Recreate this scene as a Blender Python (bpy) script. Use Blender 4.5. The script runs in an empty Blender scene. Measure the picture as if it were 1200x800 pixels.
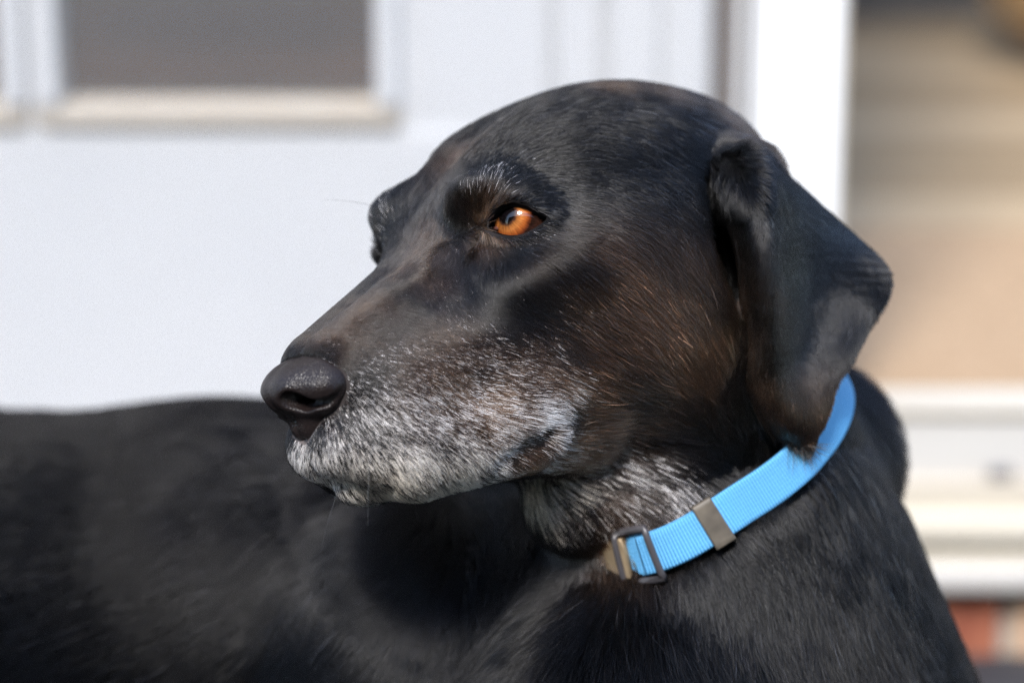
import bpy, math, os
import numpy as np
from mathutils import Vector, Matrix
from mathutils.bvhtree import BVHTree
rng = np.random.default_rng(7)
R = math.radians
SC = bpy.context.scene
COL = SC.collection

# ------------------------------------------------------------------ camera, sky, sun, exposure
PITCH = 18.0
P0 = np.array([0.0, 0.0, 0.329])                      # the point the lens looks at, one metre away
CX = np.array([1.0, 0.0, 0.0])
CY = np.array([0.0, math.sin(R(PITCH)), math.cos(R(PITCH))])
CW = np.array([0.0, math.cos(R(PITCH)), -math.sin(R(PITCH))])
cam_d = bpy.data.cameras.new("camera")
cam = bpy.data.objects.new("camera", cam_d)
COL.objects.link(cam)
cam.location = Vector(P0 - CW * 1.0)
cam.rotation_euler = (R(90 - PITCH), 0, 0)
cam_d.sensor_width = 36.0
cam_d.lens = 100.0
cam_d.clip_start = 0.02
cam_d.clip_end = 400.0
cam_d.dof.use_dof = True
cam_d.dof.focus_distance = 0.966
cam_d.dof.aperture_fstop = 3.9
SC.camera = cam

SUN_EL, SUN_AZ = 52, 195        # azimuth: degrees from +Y, clockwise
w = bpy.data.worlds.new("World")
SC.world = w
w.use_nodes = True
nt = w.node_tree
bg = nt.nodes["Background"]
sky = nt.nodes.new("ShaderNodeTexSky")
sky.sky_type = 'NISHITA'
sky.sun_disc = False
sky.ozone_density = 1.0
sky.sun_elevation = R(SUN_EL)
sky.sun_rotation = R(SUN_AZ)
nt.links.new(sky.outputs[0], bg.inputs[0])
bg.inputs[1].default_value = 0.15
sun_d = bpy.data.lights.new("sun", 'SUN')
sun_d.energy = 1.5
sun_d.angle = R(12)
sun_d.color = (1.0, 0.97, 0.93)
sun = bpy.data.objects.new("sun", sun_d)
COL.objects.link(sun)
sd = Vector((math.sin(R(SUN_AZ)) * math.cos(R(SUN_EL)), math.cos(R(SUN_AZ)) * math.cos(R(SUN_EL)), math.sin(R(SUN_EL))))
sun.rotation_euler = sd.to_track_quat('Z', 'Y').to_euler()
sun.location = sd * 5
SC.view_settings.view_transform = 'Standard'
SC.view_settings.look = 'None'
SC.view_settings.exposure = 1.84
SC.view_settings.gamma = 1.0

# ------------------------------------------------------------------ materials
def mat(name, color, rough=.6, spec=.5, **kw):
    m = bpy.data.materials.new(name); m.use_nodes = True
    b = m.node_tree.nodes["Principled BSDF"]
    b.inputs["Base Color"].default_value = (*color, 1)
    b.inputs["Roughness"].default_value = rough
    b.inputs["Specular IOR Level"].default_value = spec
    for k, v in kw.items(): b.inputs[k.replace("_", " ")].default_value = v
    return m
def N(m, t, **props):
    n = m.node_tree.nodes.new(t)
    for k, v in props.items(): setattr(n, k, v)
    return n
def LK(m, a, b): m.node_tree.links.new(a, b)
def noise_mix(m, scale, c1, c2, detail=6, stretch=None, lo=.35, hi=.65, bump=0, rough=None):
    """two base colours mixed by noise in object space, with a little relief"""
    b = m.node_tree.nodes["Principled BSDF"]
    tc = N(m, "ShaderNodeTexCoord"); mp = N(m, "ShaderNodeMapping"); nz = N(m, "ShaderNodeTexNoise"); cr = N(m, "ShaderNodeValToRGB")
    LK(m, tc.outputs["Object"], mp.inputs[0]); LK(m, mp.outputs[0], nz.inputs["Vector"])
    if stretch: mp.inputs["Scale"].default_value = stretch
    nz.inputs["Scale"].default_value = scale; nz.inputs["Detail"].default_value = detail
    cr.color_ramp.elements[0].position = lo; cr.color_ramp.elements[1].position = hi
    cr.color_ramp.elements[0].color = (*c1, 1); cr.color_ramp.elements[1].color = (*c2, 1)
    LK(m, nz.outputs["Fac"], cr.inputs[0]); LK(m, cr.outputs[0], b.inputs["Base Color"])
    if bump:
        bp = N(m, "ShaderNodeBump"); bp.inputs["Strength"].default_value = bump; bp.inputs["Distance"].default_value = .002
        LK(m, nz.outputs["Fac"], bp.inputs["Height"]); LK(m, bp.outputs[0], b.inputs["Normal"])
    return m

# ------------------------------------------------------------------ objects: naming helpers
def tag(o, label=None, cat=None, group=None, kind=None):
    if label: o["label"] = label
    if cat: o["category"] = cat
    if group: o["group"] = group
    if kind: o["kind"] = kind
    return o
def link(name, me, parent=None, m=None):
    o = bpy.data.objects.new(name, me); COL.objects.link(o)
    if m is not None: me.materials.append(m)
    if parent is not None:
        o.parent = parent
        o.matrix_parent_inverse = parent.matrix_basis.inverted()
    return o
def empty(name, loc):
    o = bpy.data.objects.new(name, None); COL.objects.link(o); o.location = Vector(loc); o.empty_display_size = .05
    return o

def mesh_from(name, V, Q):
    me = bpy.data.meshes.new(name)
    me.vertices.add(len(V)); me.vertices.foreach_set("co", np.asarray(V, np.float32).ravel())
    k = Q.shape[1]
    me.loops.add(len(Q) * k); me.loops.foreach_set("vertex_index", Q.astype(np.int32).ravel())
    me.polygons.add(len(Q)); me.polygons.foreach_set("loop_start", np.arange(0, len(Q) * k, k, dtype=np.int32))
    me.update(calc_edges=True)
    me.polygons.foreach_set("use_smooth", np.ones(len(Q), bool))
    me.validate()
    return me


# ------------------------------------------------------------------ the house front behind the dog
CAMP = P0 - CW
def bg(x, y, Y):                                        # picture point on the upright plane at distance Y -> (world x, world z)
    d = CW + (x - 600) / 3333.3 * CX + (400 - y) / 3333.3 * CY
    p = CAMP + d * (Y - CAMP[1]) / d[1]
    return float(p[0]), float(p[2])
def bx(x, y, Y): return bg(x, y, Y)[0]
def bz(y, Y): return bg(600, y, Y)[1]
import bmesh
def box_mesh(name, x0, x1, y0, y1, z0, z1, bev=.002, seg=2):
    bm = bmesh.new()
    bmesh.ops.create_cube(bm, size=1.0)
    for v in bm.verts: v.co = Vector(((x0 + x1) / 2 + v.co.x * (x1 - x0), (y0 + y1) / 2 + v.co.y * (y1 - y0), (z0 + z1) / 2 + v.co.z * (z1 - z0)))
    if bev: bmesh.ops.bevel(bm, geom=bm.edges[:], offset=min(bev, .45 * min(x1 - x0, y1 - y0, z1 - z0)), segments=seg, affect='EDGES', profile=.7)
    me = bpy.data.meshes.new(name); bm.to_mesh(me); bm.free()
    return me
def box(name, x0, x1, y0, y1, z0, z1, m, parent=None, bev=.002):
    return link(name, box_mesh(name, x0, x1, y0, y1, z0, z1, bev), parent, m)
M_WHITE = noise_mix(mat("white_paint", (.8, .8, .8), .42, .45), 5, (.76, .775, .80), (.82, .83, .845), bump=.05)
M_POST = noise_mix(mat("white_vinyl", (.85, .85, .84), .35, .5), 6, (.85, .85, .845), (.88, .88, .87), bump=.03)
M_CREAM = noise_mix(mat("cream_wood", (.6, .5, .38), .5, .4), 30, (.62, .53, .42), (.74, .67, .57), stretch=(1, 8, 8))
M_TAUPE = noise_mix(mat("taupe_shade", (.115, .095, .08), .8, .2), 8, (.42, .205, .085), (.52, .265, .118), stretch=(1, 1, 3))
M_GLASS = mat("window_glass", (.9, .95, .95), .02, .5)
def _glass():
    nt = M_GLASS.node_tree; out = nt.nodes["Material Output"]; b = nt.nodes["Principled BSDF"]; nt.nodes.remove(b)
    tr = nt.nodes.new("ShaderNodeBsdfTransparent"); gl = nt.nodes.new("ShaderNodeBsdfGlossy"); gl.inputs["Roughness"].default_value = .02
    fr = nt.nodes.new("ShaderNodeFresnel"); fr.inputs["IOR"].default_value = 1.5; mx = nt.nodes.new("ShaderNodeMixShader")
    nt.links.new(fr.outputs[0], mx.inputs[0]); nt.links.new(tr.outputs[0], mx.inputs[1]); nt.links.new(gl.outputs[0], mx.inputs[2]); nt.links.new(mx.outputs[0], out.inputs[0])
_glass()
M_RAIL = noise_mix(mat('offwhite_rail', (.7, .68, .64), .5, .4), 8, (.50, .475, .44), (.58, .56, .52), stretch=(.3, 3, 3))
M_GREYSTRIP = mat("grey_seal", (.20, .19, .19), .7, .3)
M_WIRE = mat("screen_wire", (.42, .42, .43), .5, .5)
M_TRACK = noise_mix(mat("beige_aluminium", (.5, .45, .37), .45, .5), 20, (.47, .42, .345), (.55, .50, .41), stretch=(.3, 4, 4))
M_SILL = noise_mix(mat("cream_sill", (.68, .62, .5), .5, .4), 14, (.52, .47, .38), (.62, .57, .475), stretch=(.3, 3, 3))
M_BRICK = noise_mix(mat("red_brick", (.3, .1, .06), .9, .2), 40, (.24, .075, .045), (.40, .15, .085), bump=.6)
M_BRICK2 = noise_mix(mat("pale_brick", (.45, .3, .2), .9, .2), 40, (.42, .27, .17), (.55, .38, .26), bump=.6)
M_MORTAR = noise_mix(mat("mortar", (.4, .37, .33), .95, .1), 60, (.35, .32, .28), (.45, .42, .37), bump=.5)
M_DECK = noise_mix(mat("charcoal_deck", (.03, .03, .033), .7, .3), 18, (.022, .022, .025), (.05, .048, .05), stretch=(1, 8, 1), bump=.3)
M_MAT = noise_mix(mat("tan_carpet", (.4, .27, .16), .95, .1), 170, (.30, .200, .118), (.43, .30, .188), bump=1.0, lo=.25, hi=.75)
M_BOARD = noise_mix(mat("pale_oak", (.5, .4, .28), .5, .4), 9, (.36, .26, .155), (.47, .355, .225), stretch=(.6, 6, 6))
M_INWALL = noise_mix(mat("grey_wall", (.1, .1, .1), .8, .2), 6, (.085, .08, .075), (.14, .13, .12))
M_LEATHER = noise_mix(mat("tan_leather", (.5, .3, .13), .6, .4), 20, (.42, .25, .11), (.58, .36, .17), bump=.3)
YD = .53                                                # face of the door leaf
ZF = bz(482, .53)                                       # level of the floor indoors

# door leaf with two windows
ZD = .02
door = empty("white_door", (bx(300, 300, YD), YD, ZD))
tag(door, "white painted door with dark taupe windows and cream sills behind the dog", "door")
XL, XR = bx(-420, 200, YD), bx(640, 200, YD)
ZT = 2.05
zw = bz(131, YD)                                        # lower edge of the windows
wx = [(bx(-330, 100, YD), bx(3, 100, YD)), (bx(70, 100, YD), bx(440, 100, YD))]
z2 = 1.30
box("bottom_panel", XL, XR, YD, YD + .044, ZD, zw - .012, M_WHITE, door)
box("top_rail", XL, XR, YD, YD + .044, z2 + .012, ZT, M_WHITE, door)
for a, b in ((XL, wx[0][0] - .012), (wx[0][1] + .008, wx[1][0] - .008), (wx[1][1] + .012, XR)):
    box("stile", a, b, YD + .0025, YD + .0415, zw - .0125, z2 + .0125, M_WHITE, door, .001)
for a, b in wx:
    f = box("window_sill", a - .013, b + .013, YD - .004, YD + .030, zw - .008, zw + .004, M_CREAM, door, .004)
    w_ = box("window_pane", a - .006, b + .006, YD + .020, YD + .024, zw + .0045, z2 + .010, M_GLASS, door, 0)
    for xa, xb in ((a - .0125, a), (b, b + .0125)):
        box("window_bead", xa, xb, YD - .007, YD + .032, zw + .0045, z2 + .010, M_WHITE, door, .003)
    box("window_shade", a - .011, b + .011, YD + .034, YD + .037, zw - .010, z2 + .010, M_TAUPE, door, 0)
# jamb and casing strips right of the leaf
cas = empty("door_frame", (bx(740, 200, YD), YD, ZF))
tag(cas, "white wooden door frame strips between the door and the tan gap", "door frame")
for name, xa, xb, ya in (("rebate", 641, 650, .006), ("jamb", 651, 703, .001), ("rebate", 704, 713, .005), ("casing", 714, 772, -.002), ("casing", 773, 829, .0005)):
    box(name, bx(xa, 200, YD), bx(xb, 200, YD), YD + ya, YD + .05, ZD, ZT, M_WHITE, cas, .004)
box("head_casing", XL - .02, bx(829, 200, YD), YD - .012, YD + .05, ZT + .003, ZT + .12, M_WHITE, cas, .004)

# the post between the screened door and the opening at right
post = empty("door_post", (bx(930, 200, .47), .49, ZF))
tag(post, "bright white vertical door post between the screened door and the open doorway", "post")
box("jamb", bx(882, 200, .47), bx(984, 200, .47), .47, .498, .003, ZT, M_POST, post, .003)
box("bead", bx(984.4, 200, .475), bx(988, 200, .475), .476, .497, ZF - .02, ZT, M_CREAM, post, .001)
box("track", bx(863, 200, .475), bx(868.5, 200, .475), .478, .490, ZF - .02, ZT, M_POST, post, .001)
box("weather_seal", bx(869, 200, .48), bx(881.5, 200, .48), .484, .494, ZF - .02, ZT, M_GREYSTRIP, post, .001)

# insect screen stretched in front of the door
scr = empty("insect_screen", (bx(400, 300, .505), .505, ZF))
tag(scr, "fine grey insect screen stretched in front of the white door and tan gap", "screen")
def wires(x0, x1, z0, z1, y, pitch, r):
    xs_ = np.arange(x0, x1, pitch); zs_ = np.arange(z0, z1, pitch)
    lo = np.concatenate([np.stack([xs_ - r, np.full(len(xs_), y - r), np.full(len(xs_), z0)], -1), np.stack([np.full(len(zs_), x0), np.full(len(zs_), y - r + .0003), zs_ - r], -1)])
    hi = np.concatenate([np.stack([xs_ + r, np.full(len(xs_), y + r), np.full(len(xs_), z1)], -1), np.stack([np.full(len(zs_), x1), np.full(len(zs_), y + r + .0003), zs_ + r], -1)])
    Vv = np.stack([np.stack([np.where(a, hi[:, 0], lo[:, 0]), np.where(b, hi[:, 1], lo[:, 1]), np.where(c, hi[:, 2], lo[:, 2])], -1) for a in (0, 1) for b in (0, 1) for c in (0, 1)], 1)
    fq = np.array([[0, 1, 3, 2], [4, 6, 7, 5], [0, 4, 5, 1], [2, 3, 7, 6]])
    q = (np.arange(len(lo))[:, None, None] * 8 + fq[None]).reshape(-1, 4)
    me = mesh_from("screen_wire", Vv.reshape(-1, 3), q)
    me.polygons.foreach_set("use_smooth", np.zeros(len(me.polygons), bool))
    return me
xs0, xs1 = bx(-300, 200, .505), bx(862, 200, .505)
tag(link("screen_wire", wires(xs0, xs1, ZD + .02, 1.0, .505, .00175, .00010), scr, M_WIRE), kind="stuff")
box("screen_frame", xs0 - .03, xs0 - .001, .498, .513, ZD, 1.03, M_POST, scr)
box("screen_frame", xs0 - .03, xs1, .498, .513, 1.0305, 1.06, M_POST, scr)
box("screen_frame", xs0 - .0005, xs1, .498, .513, ZD, ZD + .019, M_POST, scr)

# sill under the opening: rail, track, nosing, then the brick course
sill = empty("door_sill", (bx(1100, 600, .48), .48, ZF - .06))
tag(sill, "cream stepped door sill with white bottom rail above the brick course", "door sill")
X0, X1 = bx(872, 600, .5), 1.1
xr0 = bx(992, 520, .478)
box("bottom_rail", xr0, X1, .472, .50, bz(563, .472), bz(488, .472), M_RAIL, sill, .004)
box("rail_lip", xr0, X1, .4695, .502, bz(488, .472) + .0005, bz(488, .472) + .006, M_TRACK, sill, .002)
lx_, lz_ = bg(1172, 552, .47)
box("latch", lx_ - .007, lx_ + .007, .466, .4715, lz_ - .0025, lz_ + .003, M_GREYSTRIP, sill, .002)
box("track", X0, X1, .464, .53, bz(607, .464), bz(565, .464) , M_TRACK, sill, .003)
box("nosing", X0, X1, .452, .53, bz(639, .452), bz(609, .452), M_SILL, sill, .005)
box("nosing", X0, X1, .458, .53, bz(667, .458), bz(641, .458), M_SILL, sill, .004)
box("apron", X0, X1, .448, .53, bz(694, .448), bz(669, .448), M_RAIL, sill, .004)
found = empty("brick_course", (bx(1130, 700, .46), .46, 0))
tag(found, "course of red and pale bricks under the cream door sill", "brick wall")
zb = bz(695, .46) - .002
box("mortar", X0, X1, .468, .56, -.01, zb - .001, M_MORTAR, found, 0)
bw = .066; xb0 = bx(1182, 712, .46)
bm_a = None
XBL = bx(-500, 600, .5); k0 = int((xb0 - X0) / (bw + .008)); k1 = int((X1 - xb0) / (bw + .008))
for k in range(-k0, k1):
    x0 = xb0 + k * (bw + .008) + .004
    pale = (k * 7 + 14) % 5 == 4 or k == 0
    bme = box_mesh("brick", -bw / 2, bw / 2, -.02, .10, -.012 - zb, 0, .003) if bm_a is None else bm_a.copy()
    if bm_a is None: bm_a = bme.copy()
    bme.materials.clear()
    b_ = link("brick", bme, None, M_BRICK2 if pale else M_BRICK)
    b_.location = (x0 + bw / 2, .482 + rng.uniform(-.0015, .0015), zb - .0015)
    b_.parent = found; b_.matrix_parent_inverse = found.matrix_basis.inverted()

# floor outdoors, garden, and the wall the door stands in
deck = tag(box("porch_floor", -2.2, 2.4, -1.9, .4655, -.10, 0.0, M_DECK, None, .003), kind="structure")
M_LAWN = noise_mix(mat("lawn", (.06, .09, .03), .95, .1), 4, (.045, .07, .025), (.09, .11, .045))
g = bpy.data.meshes.new("ground"); g.from_pydata([(-300, -300, -.12), (300, -300, -.12), (300, 300, -.12), (-300, 300, -.12)], [], [(0, 1, 2, 3)])
tag(link("ground", g, None, M_LAWN), kind="structure")
wall = empty("house_wall", (0, .56, 0)); tag(wall, "white house wall around the doorway behind the dog", "wall")
box("wall_panel", -2.2, XL - .022, .50, .60, .001, 2.25, M_WHITE, wall)
box("wall_panel", X1 + .001, 2.2, .50, .60, .001, 2.25, M_WHITE, wall)
box("wall_panel", XL - .0215, X1, .50, .60, ZT + .124, 2.25, M_WHITE, wall)
# indoors: carpet strip behind the sill, oak boards, a dim wall and a tan pouffe
carpet = tag(box("door_mat", bx(984, 480, .56), X1, .535, .535 + .355, ZF - .012, ZF + .004, M_MAT, None, .004), "tan woven door mat on the floor just inside the opening", "mat")
ify = .535 + .357
flo = tag(box("interior_floor", -.9, X1 + .3, .5305, 2.2, ZF - .05, ZF - .0125, M_INWALL, None, 0), kind="structure")
M_BOARD2 = noise_mix(mat("brown_oak", (.3, .2, .1), .5, .4), 9, (.25, .175, .10), (.36, .265, .16), stretch=(.6, 6, 6))
yy = ify
for k in range(8):
    d = .085
    me_ = box_mesh("floor_board", -.6, .6, 0, d - .003, 0, .016, .0015)
    b_ = link("floor_board", me_, None, M_BOARD2 if k in (1, 2, 4, 7) else M_BOARD)
    b_.location = (.66 + .02 * ((k * 37) % 5), yy, ZF - .0122 + .0012 * ((k * 13) % 3)); yy += d
    b_.parent = flo; b_.matrix_parent_inverse = flo.matrix_basis.inverted()
iw = tag(box("interior_wall", -.9, X1 + .3, yy + .02, yy + .08, ZF - .012, .8, M_INWALL, None, 0), kind="structure")
M_TANWALL = noise_mix(mat('tan_wall', (.3, .2, .14), .8, .2), 9, (.27, .19, .135), (.33, .24, .175))
sidew = tag(box("partition", bx(846, 200, .6) - .25, bx(900, 200, .6), .62, .64, ZF - .012, 1.4, M_TANWALL, None, 0), "plain tan interior wall seen through the narrow gap beside the door", "wall")
px_, pz_ = bg(1190, 34, yy - .18)
def pouffe():
    bm = bmesh.new(); bmesh.ops.create_uvsphere(bm, u_segments=32, v_segments=20, radius=1)
    for v in bm.verts:
        c = v.co; r = 1 + .04 * math.cos(10 * math.atan2(c.y, c.x)) * (1 - c.z * c.z)
        v.co = Vector((c.x * .15 * r, c.y * .13 * r, .10 * (abs(c.z) ** .8) * (1 if c.z > 0 else -1)))
    me = bpy.data.meshes.new("pouffe"); bm.to_mesh(me); bm.free()
    me.polygons.foreach_set("use_smooth", np.ones(len(me.polygons), bool))
    return me
po = link("floor_cushion", pouffe(), None, M_LEATHER); po.location = (px_ + .12, yy - .18, ZF + .103)
tag(po, "tan rounded cushion on the oak floor beyond the door mat", "cushion")

# added leafy block behind the camera, out of view, cutting off low front sky
def sky_blocker(x0, x1, y0, y1, h):
    bm = bmesh.new(); bmesh.ops.create_cube(bm, size=1.0); bmesh.ops.subdivide_edges(bm, edges=bm.edges[:], cuts=30, use_grid_fill=True)
    g_ = np.random.default_rng(3)
    for v in bm.verts:
        c = Vector(((x0 + x1) / 2 + v.co.x * (x1 - x0), (y0 + y1) / 2 + v.co.y * (y1 - y0), -.1 + (v.co.z + .5) * h))
        v.co = c + Vector(g_.normal(0, .10, 3))
    me = bpy.data.meshes.new("sky_blocker"); bm.to_mesh(me); bm.free(); return me
M_BLOCKER = noise_mix(mat("blocker_leaves", (.04, .06, .02), .8, .2), 12, (.018, .03, .010), (.06, .085, .03), bump=1.0)
tag(link("sky_blocker", sky_blocker(-9, 9, -7.5, -5.6, 5.2), None, M_BLOCKER), "added tall green foliage block, out of view, cutting off low sky before the porch", "sky_blocker")

# ------------------------------------------------------------------ the dog's shape
# worked out in centimetres in a frame at the dog's head: right, up, away (u, v, w)
def to_world(p):
    p = np.asarray(p, float)
    return P0 + 0.01 * (p[..., 0:1] * CX + p[..., 1:2] * CY + p[..., 2:3] * CW)
def dir_world(p):
    return p[..., 0:1] * CX + p[..., 1:2] * CY + p[..., 2:3] * CW
def from_world(p):
    q = (np.asarray(p, float) - P0) * 100
    return np.stack([q @ CX, q @ CY, q @ CW], -1)
def at(x, y, dep):                                     # a point of the dog from photo pixel and depth
    s = 0.03 * (1 + dep / 100)
    return np.array([(x - 600) * s, (400 - y) * s, dep])
def unit(v):
    v = np.asarray(v, float)
    return v / np.maximum(np.linalg.norm(v, axis=-1, keepdims=True), 1e-9)
_p = R(13)
HF = unit([-.79 * math.cos(_p), -math.sin(_p), -.61 * math.cos(_p)])
HL = np.array([.61, .1, -.79]); HL = unit(HL - HF * (HL @ HF))
HU = np.cross(HF, HL); HU = HU if HU[1] > 0 else -HU
HO = np.array([-1.92, 3.84, 0.])
HM = np.stack([HF, HL, HU])
def h2u(p): return HO + np.asarray(p, float) @ HM
def u2h(p): return (np.asarray(p, float) - HO) @ HM.T

def smin(a, b, k):
    h = np.clip(.5 + .5 * (b - a) / k, 0, 1)
    return b + (a - b) * h - k * h * (1 - h)
def smax(a, b, k): return -smin(-a, -b, k)
def ell(p, c, r, rot=None):
    q = p - np.asarray(c, float)
    if rot is not None: q = q @ rot.T
    r = np.asarray(r, float)
    k0 = np.linalg.norm(q / r, axis=-1)
    k1 = np.linalg.norm(q / (r * r), axis=-1)
    return k0 * (k0 - 1) / np.maximum(k1, 1e-6)
def cone(p, a, ra, b, rb):
    a = np.asarray(a, float); b = np.asarray(b, float)
    ba = b - a
    t = np.clip((p - a) @ ba / (ba @ ba), 0, 1)
    return np.linalg.norm(p - a - t[..., None] * ba, axis=-1) - (ra + (rb - ra) * t)
def chain(p, pts, k=None):
    d = None
    for (a, ra), (b, rb) in zip(pts[:-1], pts[1:]):
        e = cone(p, a, ra, b, rb)
        d = e if d is None else (np.minimum(d, e) if k is None else smin(d, e, k))
    return d

EYE = np.array([-0.62, 3.08, -0.22])                    # head frame, near side; mirrored for the far one
EYE_R = 1.12
_ez = u2h(HO + np.array([-.26, .06, -.96])); EZ = unit(_ez)
_ex = u2h(HO + np.array([1., .0, -.24])); EX = unit(_ex - EZ * (_ex @ EZ))
EY = np.cross(EX, EZ); EY = EY if EY[2] > 0 else -EY

LID_X = np.array([-1.06, -.9, -.75, -.5, -.2, .1, .4, .7, .9, 1.06])
LID_UP = np.array([-.24, .02, .22, .43, .53, .52, .43, .26, .14, .04])
LID_LO = np.array([-.30, -.34, -.42, -.51, -.56, -.55, -.47, -.29, -.12, .0])

def ear_sheet(nu=40, nv=32):
    # rows go down the flap, columns from the front edge to the rear edge
    rows = [[(818, 176, 1.9), (846, 166, 2.0), (874, 170, 2.6), (896, 188, 4.0)],
            [(838, 224, .3), (872, 196, -.9), (905, 206, 1.2), (940, 228, 3.6)],
            [(862, 274, -.5), (893, 262, -1.7), (930, 260, .9), (996, 278, 3.6)],
            [(877, 335, -.9), (902, 332, -1.8), (946, 322, .9), (1037, 325, 2.6)],
            [(884, 400, -1.0), (906, 400, -1.6), (946, 392, .3), (1009, 386, 1.4)],
            [(881, 450, -.7), (905, 455, -1.3), (944, 445, -.4), (979, 438, .3)],
            [(898, 490, -.2), (922, 494, -.8), (947, 487, -.5), (966, 480, .0)],
            [(922, 509, .2), (932, 512, .0), (943, 513, .0), (952, 510, .2)]]
    G = np.array([[at(*c) for c in r] for r in rows])
    def cat(P, n):
        P = np.concatenate([[2 * P[0] - P[1]], P, [2 * P[-1] - P[-2]]])
        m = len(P) - 3
        out = []
        for t in np.linspace(0, m, n):
            i = min(int(t), m - 1); s = t - i
            a, b, c, d = P[i:i + 4]
            out.append(.5 * (2 * b + (c - a) * s + (2 * a - 5 * b + 4 * c - d) * s * s + (3 * b - a - 3 * c + d) * s ** 3))
        return np.array(out)
    return cat(np.swapaxes(cat(G, nu), 0, 1), nv).swapaxes(0, 1)      # nu x nv x 3
EAR = ear_sheet()
def sheet_bvh(S):
    nu, nv = S.shape[:2]
    idx = np.arange(nu * nv).reshape(nu, nv)
    f = np.stack([idx[:-1, :-1], idx[1:, :-1], idx[1:, 1:], idx[:-1, 1:]], -1).reshape(-1, 4)
    return BVHTree.FromPolygons([tuple(v) for v in S.reshape(-1, 3)], [tuple(int(i) for i in q) for q in f])
EAR_BVH = sheet_bvh(EAR)
_hm = u2h(EAR); _hm[..., 1] *= -1
FAR_EAR = h2u(_hm)
E_LO, E_HI = EAR.reshape(-1, 3).min(0) - 1.6, EAR.reshape(-1, 3).max(0) + 1.6
def ear_dist(p):
    d = np.full(len(p), 9.0)
    m = np.all((p > E_LO) & (p < E_HI), axis=1)
    fn = EAR_BVH.find_nearest
    d[m] = [fn(tuple(q))[3] or 0.0 for q in p[m]]
    return d

def nose_solid(h):
    s = np.stack([h[:, 0], np.sqrt(h[:, 1] ** 2 + .004), h[:, 2]], -1)
    d = ell(s, (7.68, 0, -3.72), (1.54, 1.5, 1.02))
    d = smin(d, ell(s, (7.33, .95, -3.68), (1.05, .88, .80)), .45)
    d = smin(d, ell(s, (7.62, 1.30, -3.82), (.85, .66, .6)), .22)
    d = smin(d, ell(s, (7.75, .55, -4.42), (.78, .98, .4)), .3)
    d = smin(d, ell(s, (7.55, 0, -5.0), (.95, .9, .75)), .35)
    return s, d
def nose_sdf(p):
    h = u2h(p)
    s, d = nose_solid(h)
    hole = chain(s, [((8.9, .72, -3.98), .30), ((8.35, .95, -4.18), .27), ((8.0, 1.5, -4.3), .15), ((7.6, 1.95, -4.2), .11), ((7.2, 2.15, -3.85), .10), ((7.0, 2.15, -3.4), .07)], .12)
    hole = smin(hole, cone(s, (8.7, .75, -4.02), .30, (7.4, .7, -3.95), .22), .15)
    d = smax(d, -hole, .16)
    gr = np.exp(-(s[:, 1] / .10) ** 2) * (1 / (1 + np.exp((s[:, 2] + 4.1) * 6)))
    return d + .12 * gr + .05 * np.exp(-(s[:, 1] / .25) ** 2)
def w2u(x, y, z): return from_world(np.array([x, y, z]))
_t = R(14)
HOLROT = np.array([[math.cos(_t), math.sin(_t), 0], [-math.sin(_t), math.cos(_t), 0], [0, 0, 1]])
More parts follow.
